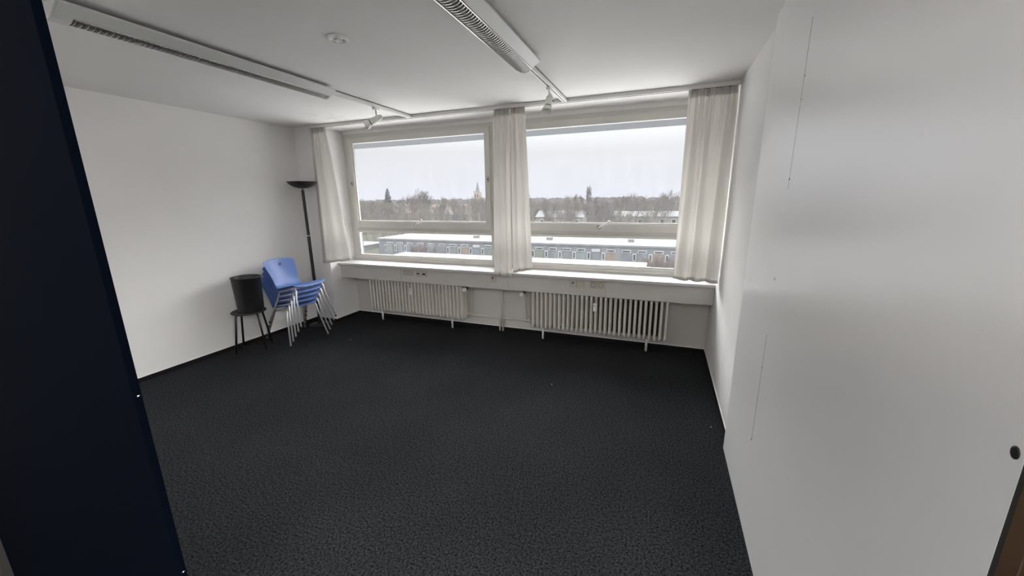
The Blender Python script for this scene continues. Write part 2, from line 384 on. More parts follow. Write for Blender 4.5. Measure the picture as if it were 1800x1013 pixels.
socket('double', 3.705, .674, 'pale double power socket in the duct, right of the telephone plate')

# ---------------------------------------------------------------- radiators and pipes
def radiator(x0, n, meter_x, valve_x, side, label):
    r = tag(empty('column_radiator', (x0, .29, 0)), label, 'radiator', 'column radiators under the windows')
    b = MB(); p = .0505
    for i in range(n):
        x = i*p+.014
        for y in (-.066, -.022, .022, .066):
            b.tube([(x, y, .155), (x, y, .195), (x, y, .535), (x, y, .572)], [.017, .0135, .0135, .017], 8, smooth=True)
        for z in (.158, .562):       # hubs joining the columns of one section
            b.tube([(x, -.062, z), (x, -.045, z), (x, .045, z), (x, .062, z)], [.013, .021, .021, .013], 8)
    for z in (.158, .562):
        b.tube([(0, 0, z), ((n-1)*p+.028, 0, z)], .018, 10)
    b.build('radiator_sections', M['rad'], r)
    MB().box(.02, (n-1)*p-.03, .118, .124, .14, .60).build('gap_shade_sheet', M['gap_shade'], r)  # dark sheet added in place of the shade between ribs
    for fx in ((2.3*p, (n-4.2)*p)):
        MB().tube([(fx, -.0, 0), (fx, -.0, .145)], .0125, 10).build('foot', M['white_pl'], r)
    mx = meter_x-x0
    mt_ = MB().box(mx-.019, mx+.019, -.106, -.080, .415, .503).build('heat_meter', M['white_pl'], r, bevel=.004)
    MB().box(mx-.007, mx+.007, -.1075, -.106, .47, .485).build('meter_window', M['aged_pl'], mt_)
    vx = valve_x-x0; zz = .535
    ex = (n-1)*p+.03 if side > 0 else -.004
    v = MB().tube([(ex, 0, zz+.012), (vx, 0, zz+.012)], .011, 10)
    v.tube([(vx, .0, zz), (vx, .09, zz-.02), (vx, .10, .20), (vx, .10, .175)], .0085, 8)
    vb = v.build('supply_pipe', M['rad'], r)
    MB().lathe([(0, 0), (.018, 0), (.02, .012), (.02, .045), (.016, .05), (0, .05)], (vx, 0, zz), 18, axis=(0, -1, -.05)).build('valve_collar', M['dark'], r)
    MB().lathe([(0, .05), (.026, .052), (.028, .062), (.025, .10), (.014, .108), (0, .109)], (vx, 0, zz), 18, axis=(0, -1, -.05)).build('valve_knob', M['white_pl'], r)
    return r
radiator(.760, 28, 1.434, 2.192, 1, 'cream column radiator nearer the corner with the blue chairs, heat meter on front')
radiator(3.045, 29, 3.762, 2.93, -1, 'cream column radiator nearer the white boarded wall, heat meter on front')

pp = tag(MB().tube([(2.575, .395, 0), (2.575, .395, .15), (2.568, .395, .163), (2.555, .395, .166), (2.17, .395, .166), (2.15, .395, .166), (2.13, .37, .166), (2.13, .31, .166)], .0105, 10).build('heating_return_pipe', M['rad']), 'thin cream return pipe from the floor to the radiator nearer the corner', 'pipe')
pp = tag(MB().tube([(3.10, .31, .166), (3.10, .37, .166), (3.08, .395, .166), (2.66, .395, .166), (2.645, .395, .166), (2.615, .395, .168)], .0105, 10).build('heating_branch_pipe', M['rad']), 'thin cream branch pipe running low along the wall to the radiator by the boarded wall', 'pipe')
ft = MB().lathe([(.012, -.02), (.018, -.018), (.018, .018), (.012, .02)], (2.955, .395, .166), 10, axis=(1, 0, 0)).build('pipe_fitting', M['rad'], pp)
tag(MB().tube([(2.615, .395, 0), (2.615, .395, .60), (2.615, .395, .72)], .0125, 10).build('heating_riser_pipe', M['rad']), 'vertical cream riser pipe between the two radiators, running up behind the duct', 'pipe')

# ---------------------------------------------------------------- curtain rail and curtains
rl = MB(); rl.box(.30, W, -.048, -.004, 2.452, H-.0002)
cr = tag(rl.build('curtain_rail', M['track'], bevel=.002), 'long white ceiling curtain rail above both windows', 'curtain rail')
MB().box(.32, W-.01, -.032, -.02, 2.4505, 2.4525).build('glider_slot', M['hole'], cr)

def curtain(name, label, xt, xb, zt, zb, seed, folds, amp=.022, edge=0., y0=-.028, nx=150, nz=56, left_bow=0.):
    """xt, xb: x extent at the top and at the hem; zb: hem height left and right; folds: cumulative fold phase"""
    rnd = random.Random(seed); vs = []; fs = []
    ph = [rnd.uniform(0, 6.28) for _ in range(6)]
    for k in range(nz+1):
        t = k/nz                                # 0 top .. 1 hem
        g = min(1, t/.09)                       # header tape zone
        for i in range(nx+1):
            u = i/nx
            spread = t**.85
            x = (xt[0]+(xt[1]-xt[0])*u)*(1-spread) + (xb[0]+(xb[1]-xb[0])*u)*spread
            zbot = zb[0]+(zb[1]-zb[0])*u
            z = zt + (zbot-zt)*t
            low = math.sin(folds*2*math.pi*u + ph[0] + .6*math.sin(2.2*t+ph[1]) + .8*math.sin(5*u+ph[2]))
            mid = math.sin(folds*3.3*math.pi*u + ph[3] + 1.1*t) * (1-t)*.5
            hi = math.sin(folds*9*math.pi*u + ph[4]) * max(0, 1-t*3.2)*.45
            y = y0 + amp*(low*(.35+.65*g)*(.55+.45*t) + mid*.7 + hi*.55)
            x += .010*g*math.cos(folds*2*math.pi*u + ph[0])*(.5+.5*t) + left_bow*math.sin(math.pi*t)*(1-u)
            y -= .006*math.exp(-((z-(zbot+.03))/.01)**2)*0
            x = min(x, W-.003)
            vs.append((x, min(y, -.004) if x < .37 else y, z))
    n = nx+1
    fs = [(k*n+i, k*n+i+1, (k+1)*n+i+1, (k+1)*n+i) for k in range(nz) for i in range(nx)]
    c = MB().add(vs, fs, True).build(name, M['cloth'])
    tag(c, label, 'curtain', 'white sheer curtains')
    # hem seam and header tape as their own narrow strips
    hv = []
    for i in range(n):
        a = Vector(vs[(nz-1)*n+i]); b = Vector(vs[nz*n+i]); d = Vector((0, -.0015, 0))
        hv += [a+d, b+d]
    MB().add(hv, [(2*i, 2*i+2, 2*i+3, 2*i+1) for i in range(nx)], True).build('hem', M['cloth'], c)
    tv = []
    for i in range(n):
        a = Vector(vs[i]); b = Vector(vs[2*n+i]); d = Vector((0, .002, 0))
        tv += [a+d, b+d]
    MB().add(tv, [(2*i, 2*i+2, 2*i+3, 2*i+1) for i in range(nx)], True).build('header_tape', M['cloth'], c)
    return c
ZT = 2.4515
curtain('curtain', 'white sheer curtain hanging beside the black floor lamp', (.325, .545), (.235, .735), ZT, (.80, .862), 3, 2.2, amp=.020)
curtain('curtain', 'white sheer curtain between the windows, left one of the pair, hem below the sill edge', (2.735, 2.90), (2.705, 2.905), ZT, (.80, .785), 11, 2.4, amp=.020)
curtain('curtain', 'white sheer curtain between the windows, right one of the pair, hem above the sill', (2.912, 3.062), (2.925, 3.135), ZT, (.83, .872), 6, 2.0, amp=.022)
curtain('curtain', 'wide white sheer curtain hanging next to the white boarded wall', (4.495, 4.858), (4.49, 4.855), ZT, (.858, .842), 21, 2.7, amp=.036)

# ---------------------------------------------------------------- ceiling: track, luminaires, spots, detector base
def track(x, label):
    t = tag(empty('lighting_track', (x, 0, H)), label, 'lighting track', 'white lighting tracks on the ceiling')
    b = MB(); y0, y1 = -2.9, -.052
    b.box(-.018, -.011, y0, y1, -.034, -.0002); b.box(.011, .018, y0, y1, -.034, -.0002); b.box(-.018, .018, y0, y1, -.006, -.0002)
    b.box(-.011, -.005, y0, y1, -.034, -.031); b.box(.005, .011, y0, y1, -.034, -.031)
    b.build('channel', M['track'], t)
    MB().box(-.011, .011, y0+.005, y1-.003, -.012, -.0065).build('conductor_strip', M['dark'], t)
    MB().box(-.0185, .0185, y1-.003, y1+.002, -.035, -.0002).build('end_cap', M['track'], t)
track(1.765, 'white ceiling track ending above the left window')
track(3.458, 'white ceiling track ending above the right window')

def luminaire(x, label):
    t = tag(empty('louvre_ceiling_light', (x, -1.95, H)), label, 'ceiling light', 'long louvred ceiling lights')
    a, b = -.77, .77
    # hood: central ridge profile with two wings, open below in the middle
    hood = MB()
    for s in (-1, 1):
        poly = [(s*.052, -.066), (s*.056, -.066), (s*.104, -.030), (s*.104, -.022), (s*.060, -.040), (s*.056, -.040)]
        hood.prism(poly, a, b)
    hood.box(-.060, .060, a, b, -.041, -.036)
    hood.box(-.104, .104, a, b, -.036, -.0345) if False else None
    for s in (-1, 1): hood.prism([(s*.060, -.040), (s*.104, -.024), (s*.104, -.020), (s*.060, -.034)], a, b)
    hood.build('hood', M['lamp_house'], t, bevel=.001)
    # end pieces
    for y0, y1 in ((b, b+.012), (a-.012, a), (a, a+.06)):
        e = [(-.052, -.066), (-.03, -.083), (0, -.089), (.03, -.083), (.052, -.066), (.104, -.030), (.104, -.022), (-.104, -.022), (-.104, -.030)]
        if y0 == a: e = [(-.052, -.066), (-.03, -.083), (0, -.089), (.03, -.083), (.052, -.066), (.05, -.045), (-.05, -.045)]
        MB().prism(e, y0, y1).build('end_cap', M['lamp_house'], t, bevel=.002)
    # louvre: two side rims, a middle blade and curved cross blades
    lv = MB()
    for s in (-1, 1): lv.box(s*.0495-.002, s*.0495+.002, a+.06, b, -.071, -.045)
    n = 66; ya, yb = a+.072, b-.01
    arc = [(math.sin(q)*.048, -.064-.020*math.cos(q)) for q in [math.radians(v) for v in range(-90, 91, 18)]]
    for i in range(n):
        y = ya+(yb-ya)*i/(n-1)
        poly = arc + [(.048, -.052), (-.048, -.052)]
        lv.prism(poly, y-.0012, y+.0012)
    lv.build('louvre', M['lamella'], t)
    MB().box(-.050, .050, a+.06, b, -.0435, -.0412).build('reflector', M['reflector'], t)
    MB().tube([(0, a+.08, -.052), (0, b-.03, -.052)], .0075, 10).build('fluorescent_tube', M['tube'], t)
luminaire(1.765, 'long louvred ceiling light over the blue chairs side, switched off')
luminaire(3.458, 'long louvred ceiling light over the middle of the room, switched off')

def spot(x, y, d, label, twist=0):
    t = tag(empty('track_spotlight', (x, y, H-.034)), label, 'spotlight', 'white track spotlights')
    MB().box(-.016, .016, -.035, .035, -.022, 0).build('track_adapter', M['track'], t, bevel=.003)
    MB().tube([(0, 0, -.022), (0, 0, -.075)], .0065, 10).build('stem', M['track'], t)
    MB().tube([(0, -.012, -.05), (.018, -.012, -.05)], .004, 8).build('locking_screw', M['track'], t)
    d = Vector(d).normalized(); c = Vector((0, 0, -.100)) - d*.055
    MB().lathe([(0, -.005), (.018, 0), (.022, .012), (.022, .020), (.028, .022), (.029, .115), (.028, .118)], c, 24, axis=d).build('lamp_body', M['track'], t)
    MB().lathe([(.024, .112), (.0245, .12), (.024, .130)], c, 24, axis=d).build('black_neck', M['dark'], t)
    MB().lathe([(.025, .126), (.034, .133), (.040, .152), (.041, .178), (.037, .180), (.034, .172), (.024, .156), (0, .152)], c, 28, axis=d).build('lamp_head', M['white_pl'], t)
    q = d.orthogonal().normalized()
    MB().tube([c+d*.06+Vector((1, 0, 0))*.022, c+d*.06+Vector((1, 0, 0))*.038], .004, 8).build('tilt_knob', M['dark'], t)
spot(1.765, -.585, (-.75, -.50, -.52), 'white track spotlight in front of the left window, head turned to the left wall')
spot(3.458, -.585, (.02, -.62, -.80), 'white track spotlight in front of the right window, head turned to the room')

t = tag(empty('smoke_detector_base', (2.602, -1.888, H)), 'round white detector base on the ceiling between the two lights, detector missing', 'smoke detector')
MB().lathe([(.056, 0), (.056, -.006), (.050, -.012), (.043, -.013), (.041, -.008), (0, -.008)], (0, 0, 0), 36).build('mounting_ring', M['white_pl'], t)
MB().box(-.022, .010, -.016, .018, -.017, -.008).build('terminal_block', M['white_pl'], t, bevel=.003)
for q in (-1, 1): MB().lathe([(0, -.0155), (.004, -.0155), (.004, -.008)], (q*.028, .012, 0), 10).build('terminal_screw', M['steel'], t)

# ---------------------------------------------------------------- stack of blue chairs
def make_chair():
    root = empty('stacking_chair', (0, 0, 0))
    prof = [(.215, .425, .185), (.205, .441, .198), (.16, .446, .203), (.08, .437, .203), (0, .427, .200), (-.08, .418, .190), (-.135, .413, .172), (-.170, .420, .158), (-.192, .440, .152), (-.206, .470, .153),
            (-.222, .515, .160), (-.240, .565, .169), (-.258, .615, .178), (-.276, .662, .186), (-.290, .700, .190), (-.297, .722, .186), (-.301, .738, .172)]
    prof = [(x-.030-(.03*max(0, z-.45)/.29 if x < -.18 else 0), z-.038*max(0, min(1, (.18-x)/.32)), hw) for x, z, hw in prof]
    nx = 13; vs = []; fs = []
    for k, (x, z, hw) in enumerate(prof):
        back = max(0, min(1, (z-.43)/.10)) if x < -.15 else 0
        for j in range(nx):
            u = -1+2*j/(nx-1)
            cx = back*.034*u*u; cz = (1-back)*.016*abs(u)**3
            if k >= len(prof)-3: cz -= .020*abs(u)**2.5*(k-len(prof)+4)/3
            if k <= 1: cx -= .018*abs(u)**3
            vs.append((x+cx, u*hw, z+cz))
    for k in range(len(prof)-1):
        for j in range(nx-1):
            if k == 13 and j == (nx-1)//2: continue       # grip hole in the back
            fs.append((k*nx+j, k*nx+j+1, (k+1)*nx+j+1, (k+1)*nx+j))
    MB().add(vs, fs, True).build('seat_shell', M['blue'], root, sub=2, solid=.007)
    r = .0095
    for s in (-1, 1):
        rail = MB().tube([(.105, s*.166, .412), (.05, s*.168, .400), (-.06, s*.165, .376), (-.115, s*.160, .364)], r, 10)
        rail.build('side_rail', M['silver'], root)
        f1, f2 = Vector((.105, s*.166, .412)), Vector((.222, s*.230, .0))
        fr = MB().tube([f1, f1+Vector((.022, s*.001, -.004)), f1+Vector((.036, s*.006, -.022)), f1.lerp(f2, .25)+Vector((.014, s*.002, 0)), f2+Vector((0, 0, .012))], r, 10)
        lg = fr.build('leg', M['silver'], root)
        MB().tube([f2+Vector((0, 0, .018)), f2], .0115, 10).build('foot_cap', M['dark'], lg)
        g1, g2 = Vector((-.115, s*.160, .364)), Vector((-.285, s*.235, .0))
        rr = MB().tube([g1, g1+Vector((-.022, s*.001, -.005)), g1+Vector((-.036, s*.006, -.022)), g1.lerp(g2, .25)+Vector((-.012, s*.002, 0)), g2+Vector((0, 0, .012))], r, 10)
        lg = rr.build('leg', M['silver'], root)
        MB().tube([g2+Vector((0, 0, .018)), g2], .0115, 10).build('foot_cap', M['dark'], lg)
    MB().tube([(.085, -.166, .408), (.085, .166, .408)], .008, 8).build('cross_bar', M['silver'], root)
    MB().tube([(-.10, -.16, .366), (-.10, .16, .366)], .008, 8).build('cross_bar', M['silver'], root)
    return root
ch0 = make_chair()
labs = ['blue plastic chair with chrome legs, lowest of the stack, feet on the carpet', 'blue plastic chair with chrome legs, second from the bottom of the stack',
        'blue plastic chair with chrome legs, middle one of the stack of five', 'blue plastic chair with chrome legs, second from the top of the stack',
        'blue plastic chair topping the stack, its whole seat back showing']
fw = Vector((math.cos(math.radians(-10.5)), math.sin(math.radians(-10.5)), 0))
for i in range(5):
    c = ch0 if i == 0 else copy_tree(ch0)
    c.location = Vector((.395, -.6312, 0)) + fw*.0455*i + Vector((0, 0, .0640*i))
    c.rotation_euler = (0, 0, math.radians(-10.5+1.9*i))
    tag(c, labs[i], 'chair', 'stacked blue chairs')

# ---------------------------------------------------------------- black stool with the bin on it
st = tag(empty('stool', (.240, -1.073, 0), math.radians(42)), 'black metal stool carrying the waste bin, against the left wall', 'stool')
MB().lathe([(0, .432), (.150, .432), (.162, .437), (.165, .446), (.158, .453), (.10, .455), (0, .454)], n=40).build('seat', M['seatblack'], st)
for sx_ in (-1, 1):
    for sy_ in (-1, 1):
        a, b = Vector((sx_*.085, sy_*.085, .428)), Vector((sx_*.142, sy_*.142, 0))
        l_ = MB().tube([a+Vector((-sx_*.04, -sy_*.04, .0)), a, a+Vector((sx_*.014, sy_*.014, -.012)), b+Vector((0, 0, .01))], .0105, 10).build('leg', M['blackmetal'], st)
        MB().tube([b+Vector((0, 0, .018)), b], .0125, 10).build('foot_cap', M['rubber'], l_)
bn = tag(empty('waste_bin', (.268, -1.062, .4555)), 'black plastic waste bin standing on the black stool', 'waste bin')
MB().lathe([(0, .004), (.113, .004), (.113, 0), (.119, 0), (.121, .006), (.137, .358), (.142, .361), (.143, .370), (.137, .371), (.134, .362), (.118, .012), (0, .010)], n=40).build('bin_body', M['binp'], bn)

# ---------------------------------------------------------------- uplighter floor lamp
lp = tag(empty('floor_lamp', (.218, -.162, 0)), 'tall black uplighter floor lamp in the corner behind the blue chairs', 'floor lamp')
MB().lathe([(0, .0), (.130, .0), (.132, .006), (.128, .014), (.06, .020), (.028, .030), (.020, .045), (0, .045)], n=40).build('base', M['blackmetal'], lp)
MB().lathe([(.0185, .03), (.0185, 1.168)], n=20).build('lower_pole', M['blackmetal'], lp)
MB().lathe([(.0185, 1.166), (.0205, 1.168), (.0205, 1.178), (.0185, 1.180)], n=20).build('collar', M['chrome'], lp)
MB().lathe([(.0175, 1.178), (.0175, 1.735)], n=20).build('upper_pole', M['blackmetal'], lp)
MB().lathe([(.0175, 1.733), (.020, 1.735), (.020, 1.742), (.012, 1.744), (.012, 1.752), (.020, 1.755)], n=20).build('collar', M['chrome'], lp)
MB().lathe([(0, 1.750), (.03, 1.751), (.075, 1.760), (.115, 1.779), (.145, 1.803), (.162, 1.826), (.166, 1.828), (.164, 1.832), (.140, 1.806), (.11, 1.786), (.07, 1.768), (0, 1.760)], n=48).build('lamp_bowl', M['blackmetal'], lp)
MB().tube([(-.04, 0, 1.79), (.04, 0, 1.79)], .006, 8).build('bulb', M['white_pl'], lp)

# little light crumbs on the carpet
for i, (x, y) in enumerate(((1.024, -.478), (3.558, -.774), (4.79, -1.02))):
    tag(MB().lathe([(0, 0), (.004, 0), (.003, .003), (0, .004)], (x, y, .0), 7, smooth=False).build('paper_scrap', M['wall']),
        ['tiny white scrap on the carpet before the corner radiator', 'tiny pale scrap on the open carpet before the radiator by the boarded wall', 'tiny pale scrap on the carpet at the foot of the right wall beside the boards'][i], 'scrap')

# ---------------------------------------------------------------- outside
exec_outside = True
X = {}
X['ground'] = mat('winter_ground', (0.0195, 0.0195, 0.0148), 1, spec=0, noise=(.12, .3))
X['pale'] = mat('pale_gravel_roof', (0.0294, 0.0294, 0.0289), .9, noise=(.5, .08))
X['facade'] = mat('blue_grey_facade', (0.0106, 0.0142, 0.0208), .7, noise=(.4, .12))
X['facade2'] = mat('grey_green_facade', (0.0109, 0.0129, 0.0135), .7, noise=(.4, .12))
X['wframe'] = mat('white_window_frame', (0.0924, 0.0944, 0.0957), .5)
X['wglass'] = mat('dark_window_glass', (0.0051, 0.0059, 0.0075), .15)
X['orange'] = mat('orange_panel', (0.0281, 0.0127, 0.0051), .7); X['green'] = mat('green_panel', (0.0119, 0.0178, 0.0079), .7); X['teal'] = mat('teal_panel', (0.0075, 0.0190, 0.0190), .7)
X['bark'] = mat('winter_bark', (0.0329, 0.0285, 0.0258), 1, spec=0)
X['bark2'] = mat('pale_winter_bark', (0.0446, 0.0401, 0.0329), 1, spec=0)
X['redbush'] = mat('reddish_twigs', (0.0285, 0.0182, 0.0144), 1, spec=0)
X['fir'] = mat('dark_conifer_needles', (0.0059, 0.0092, 0.0086), 1, spec=0)
X['redroof'] = mat('red_tiled_roof', (0.0258, 0.0133, 0.0099), .9, noise=(1.5, .2)); X['render'] = mat('pale_render', (0.0455, 0.0428, 0.0368), .9)
X['brick'] = mat('red_brick', (0.0370, 0.0172, 0.0125), .9, noise=(2, .2)); X['stone'] = mat('church_brick', (0.0805, 0.0594, 0.0521), .9); X['slate'] = mat('spire_copper_grey', (0.0211, 0.0244, 0.0257), .8)
X['soffit'] = mat('blue_white_concrete', (0.0614, 0.0673, 0.0772), .8)
X['wood_far'] = mat('distant_bare_woodland', (0.0244, 0.0218, 0.0231), 1, spec=0, noise=(.15, .25))
G = -9.0
struct(box('ground_outside', X['ground'], -900, 700, -600, 1300, G-.5, G))
X['greyroof'] = mat('weathered_grey_roof', (.02, .02, .022), .9)
X['bounce_slab'] = mat('pale_bounce_slab', (.33, .325, .32), .9, noise=(.4, .06))
struct(box('bounce_slab_outside', X['bounce_slab'], -70, 70, .9, 36, G, G+.06))  # unseen pale slab added to bounce daylight up onto the ceiling
struct(box('outside_soffit', X['soffit'], -2.5, 7.5, .553, 1.05, 2.348, 2.43))
struct(MB().box(-2.5, 7.5, .62, .70, G, .78).box(-2.5, .30, .62, .70, .78, 2.35).box(4.92, 7.5, .62, .70, .78, 2.35).build('outside_wall', X['soffit']))

# long flat-roofed building
lb = tag(empty('flat_roofed_building', (-18, 56.3, G)), 'long low building with blue-grey front and white gravel roof seen through the windows', 'building')
x0, x1 = -28.2, 32.0
MB().box(x0, x1, 0, 9.6, 0, 3.25).build('wall', X['facade'], lb)
MB().box(x0-.2, x1+.2, -.25, 9.8, 3.25, 3.52).build('roof', X['pale'], lb)
MB().box(x0+11.5, x1, -.05, 0, 0, 2.1).build('lower_wall', X['facade2'], lb)
rnd = random.Random(5)
pan = {7: 'orange', 12: 'green', 13: 'green', 16: 'teal', 18: 'orange', 10: 'green', 21: 'orange'}
for i in range(26):
    bx = x0+1.0+i*2.28
    f = MB(); f.box(bx+.9, bx+2.2, -.12, -.02, 2.36, 2.80)
    wf = f.build('window', X['wframe'], lb); 
    MB().box(bx+1.0, bx+2.1, -.14, -.10, 2.46, 2.70).build('pane', X['wglass'] if i not in (8, 17) else X['wframe'], wf)
    if i % 7 != 5:
        wf = MB().box(bx+.2, bx+.72, -.12, -.02, 1.15, 2.28).build('window', X['wframe'], lb)
        MB().box(bx+.31, bx+.61, -.14, -.10, 1.27, 2.16).build('pane', X['wglass'], wf)
    MB().box(bx+.95, bx+2.2, -.11, -.04, .6, 2.2).build('wall_panel', X[pan[i]] if i in pan else (X['facade'] if i % 3 else X['facade2']), lb)
for xx in (-10.0, 4.0, 17.5): MB().box(xx, xx+.9, 4, 4.9, 3.52, 4.0).build('roof_light', X['pale'], lb)

nb = tag(empty('covered_walkway', (-15, 42.5, G)), 'white flat-roofed annex in front of the long blue-grey building', 'building')
MB().box(-18.5, 18.0, -4.4, 4.6, 2.28, 2.5).build('roof', X['pale'], nb)
MB().box(-18, 17.5, -4, 4, 0, 2.28).build('wall', X['facade2'], nb)
nb = tag(empty('garage_block', (-66, 66, G)), 'small white flat roof at the left edge of the view below the trees', 'building')
MB().box(-7, 10.5, -7, 3, 0, .9).build('wall', X['facade2'], nb); MB().box(-7.2, 10.7, -7.2, 3.2, .9, 1.1).build('roof', X['pale'], nb)

# trees
def branch_tree(seed, h, levels, spread, r0, upright=.35, kids=3, twig=.55):
    rnd = random.Random(seed); b = MB()
    def grow(p, d, L, r, lv):
        q = p + d*L*.5 + Vector((rnd.uniform(-1, 1), rnd.uniform(-1, 1), 0))*L*.04; e = p + d*L
        b.tube([p, q, e], [r, r*.8, r*.6], 3 if lv < levels else 5, cap=False, smooth=False)
        if lv == 0: return
        for k in range(kids + (1 if lv == levels else 0)):
            a = rnd.uniform(0, 6.28); s = rnd.uniform(.6, 1)*spread
            nd = (d + Vector((math.cos(a), math.sin(a), 0))*s + Vector((0, 0, upright*rnd.random()))).normalized()
            st_ = e if k < 2 else p.lerp(e, rnd.uniform(.5, .95))
            grow(st_, nd, L*rnd.uniform(.62, .86), max(r*twig, .022), lv-1)
    grow(Vector((0, 0, 0)), Vector((0, 0, 1)), h*.26, r0, levels)
    zt = max(v[2] for v in b.v); k = h/zt
    b.v = [(x*k, y*k, z*k) for x, y, z in b.v]
    return b
def mesh_of(b, name, mt):
    o = b.build(name, mt); me = o.data; bpy.data.objects.remove(o); return me
variants = [mesh_of(branch_tree(s, 1*13., 6, sp, .22, up), 'bare_tree_mesh', X['bark' if s % 2 else 'bark2']) for s, sp, up in ((1, .75, .30), (2, .62, .45), (3, .85, .25), (4, .7, .35))]
poplar = mesh_of(branch_tree(9, 15., 6, .22, .2, .8), 'poplar_mesh', X['bark'])
def inst(name, me, x, y, h, base, rz, label, cat, group, z=G, sxy=1.):
    o = bpy.data.objects.new(name, me); COL.objects.link(o); o.location = (x, y, z); s = h/base
    o.scale = (s*sxy, s*sxy, s); o.rotation_euler = (0, 0, rz); tag(o, label, cat, group); return o
rnd = random.Random(77)
def tx(px, Y):       # bearing -> x at distance Y, to spread the trees over the view
    T = [(560, -1.07), (600, -.975), (640, -.884), (700, -.754), (800, -.558), (860, -.451), (930, -.335), (1030, -.184), (1180, .016), (1240, .088)]
    for (a0, b0), (a1, b1_) in zip(T, T[1:]):
        if px <= a1 or (a1 == 1240 and px > 1240): return 4.364 + (Y+3.795)*(b0+(b1_-b0)*(px-a0)/(a1-a0))
ORD = ['first', 'second', 'third', 'fourth', 'fifth', 'sixth', 'seventh', 'eighth', 'ninth', 'tenth', 'eleventh', 'twelfth', 'thirteenth', 'fourteenth', 'fifteenth',
       'sixteenth', 'seventeenth', 'eighteenth', 'nineteenth', 'twentieth', 'twenty-first', 'twenty-second', 'twenty-third', 'twenty-fourth', 'twenty-fifth', 'twenty-sixth', 'twenty-seventh', 'twenty-eighth', 'twenty-ninth', 'thirtieth']
def width(me): return 2*max(max(abs(v.co.x), abs(v.co.y)) for v in me.vertices)
taken = []
def free(x, y, r): return all(math.hypot(x-a, y-b) > r+c for a, b, c in taken)
special = [(722, 4.6, 110, 'broad round-topped bare tree left of the tallest bare tree in the left window'), (752, 5.4, 104, 'tallest spreading bare tree in the middle of the left window'),
           (1100, 2.9, 101, 'broad bare tree rising over the belt in the right window, left of the twin-topped one'), (1122, 3.2, 116, 'twin-topped bare tree rising over the belt in the right window'),
           (1172, 3.6, 104, 'bare tree at the curtain edge of the right window'), (995, 2.6, 112, 'bare tree just left of the tall poplars')]
for px, ztop, Y, lab in special:
    me = variants[int(px) % 4]; h = ztop-G; k = h/13*.85
    inst('bare_tree', me, tx(px, Y), Y, h, 13., px*.1, lab, 'tree', None, sxy=.85); taken.append((tx(px, Y), Y, width(me)*k*.5))
for px, ztop, Y, sxy, lab in ((1035, 6.3, 150, .80, 'tallest slim poplar above the trees in the right window'), (1012, 3.3, 150, .7, 'second slim poplar, left of the tallest one'),
                              (1023, 2.9, 157, .8, 'shorter poplar between the two slim ones'), (1049, 1.9, 151, .7, 'short poplar right of the tallest one'), (778, 2.6, 165, .6, 'thin bare poplar left of the church tower')):
    h = ztop-G
    inst('poplar_tree', poplar, tx(px, Y), Y, h, 15., px*.2, lab, 'tree', 'bare poplars', sxy=sxy); taken.append((tx(px, Y), Y, width(poplar)*h/15*sxy*.5))
taken.append((tx(682, 120), 120, 4.2))
HOUSES = [(694, 136, 16, 10, 5.2, 8.6, 'redroof', 'brick', 'red brick house with red roof below the conifer', 6),
          (759, 141, 11, 10, 5.0, 8.4, 'redroof', 'render', 'pale house with red roof behind the tall bare trees', 4),
          (790, 128, 16, 10, 5.0, 8.6, 'redroof', 'render', 'pale house with broad red roof left of the church tower', 5),
          (834, 142, 12, 9, 5.0, 8.2, 'redroof', 'brick', 'brick house with red roof under the church tower', 4),
          (985, 124, 16, 9, 4.4, 6.3, 'greyroof', 'render', 'cream house with whitish roof in the left half of the right window', 4),
          (1140, 128, 20, 9, 4.6, 6.0, 'greyroof', 'render', 'long pale-roofed house behind trees in the right half of the right window', 6)]
for hpx, hY, wd, dp, *_ in HOUSES:
    for q in range(-int(wd/2)+3, int(wd/2), 5): taken.append((tx(hpx, hY)+q, hY+dp/2, 5.2))
rows = [(78, 'nearest'), (87, 'second'), (96, 'third'), (105, 'fourth'), (114, 'fifth'), (123, 'sixth'), (133, 'seventh'), (144, 'eighth'), (156, 'farthest')]
for Y0, rn in rows:
    xx = tx(632, Y0)+rnd.uniform(0, 4); k_ = 0
    while xx < tx(1188, Y0):
        Y = Y0+rnd.uniform(-1, 1); me = rnd.choice(variants); h = rnd.uniform(7.4, 9.4) if Y < 90 else rnd.uniform(9.2, 12.2)
        r = width(me)*h/13*.5*.80
        if free(xx, Y, r*.70) and k_ < len(ORD):
            inst('bare_tree', me, xx, Y, h, 13., rnd.uniform(0, 6.28), '%s bare winter tree from the left in the %s row behind the low building' % (ORD[k_], rn), 'tree', 'bare trees beyond the low building', sxy=.80)
            taken.append((xx, Y, r)); k_ += 1; xx += r*2*.74
        else: xx += 1.0
        if tx(868, Y0) < xx < tx(926, Y0): xx = tx(926, Y0)
yk = 0
for px, Y, h in ((638, 71.5, 6.0), (652, 71.5, 5.6), (668, 71.5, 6.0), (700, 69.5, 6.2), (860, 69.5, 5.6), (938, 69.5, 6.2), (972, 69.8, 5.8), (1005, 69.5, 6.4), (1040, 69.8, 6.2), (1075, 69.5, 5.8), (1105, 69.8, 6.4), (1140, 69.5, 6.6), (1172, 69.8, 6.2)):
    inst('young_tree', variants[int(px) % 4], tx(px, Y), Y, h, 13., px*.3, '%s thin young bare tree from the left, close behind the long low building' % ORD[yk], 'tree', 'young trees behind the low building', sxy=.46); yk += 1
def twiggy(seed, n, r, h):
    rr = random.Random(seed); b = MB()
    for _ in range(n):
        a = rr.uniform(0, 6.28); q = rr.random()**.5*r*.5; p = Vector((math.cos(a)*q, math.sin(a)*q, 0))
        d = Vector((math.cos(a)*rr.uniform(.2, 1)*r, math.sin(a)*rr.uniform(.2, 1)*r, h*rr.uniform(.6, 1)))
        b.tube([p, p+d*.5, p+d], [.03, .022, .012], 3, cap=False, smooth=False)
    return b
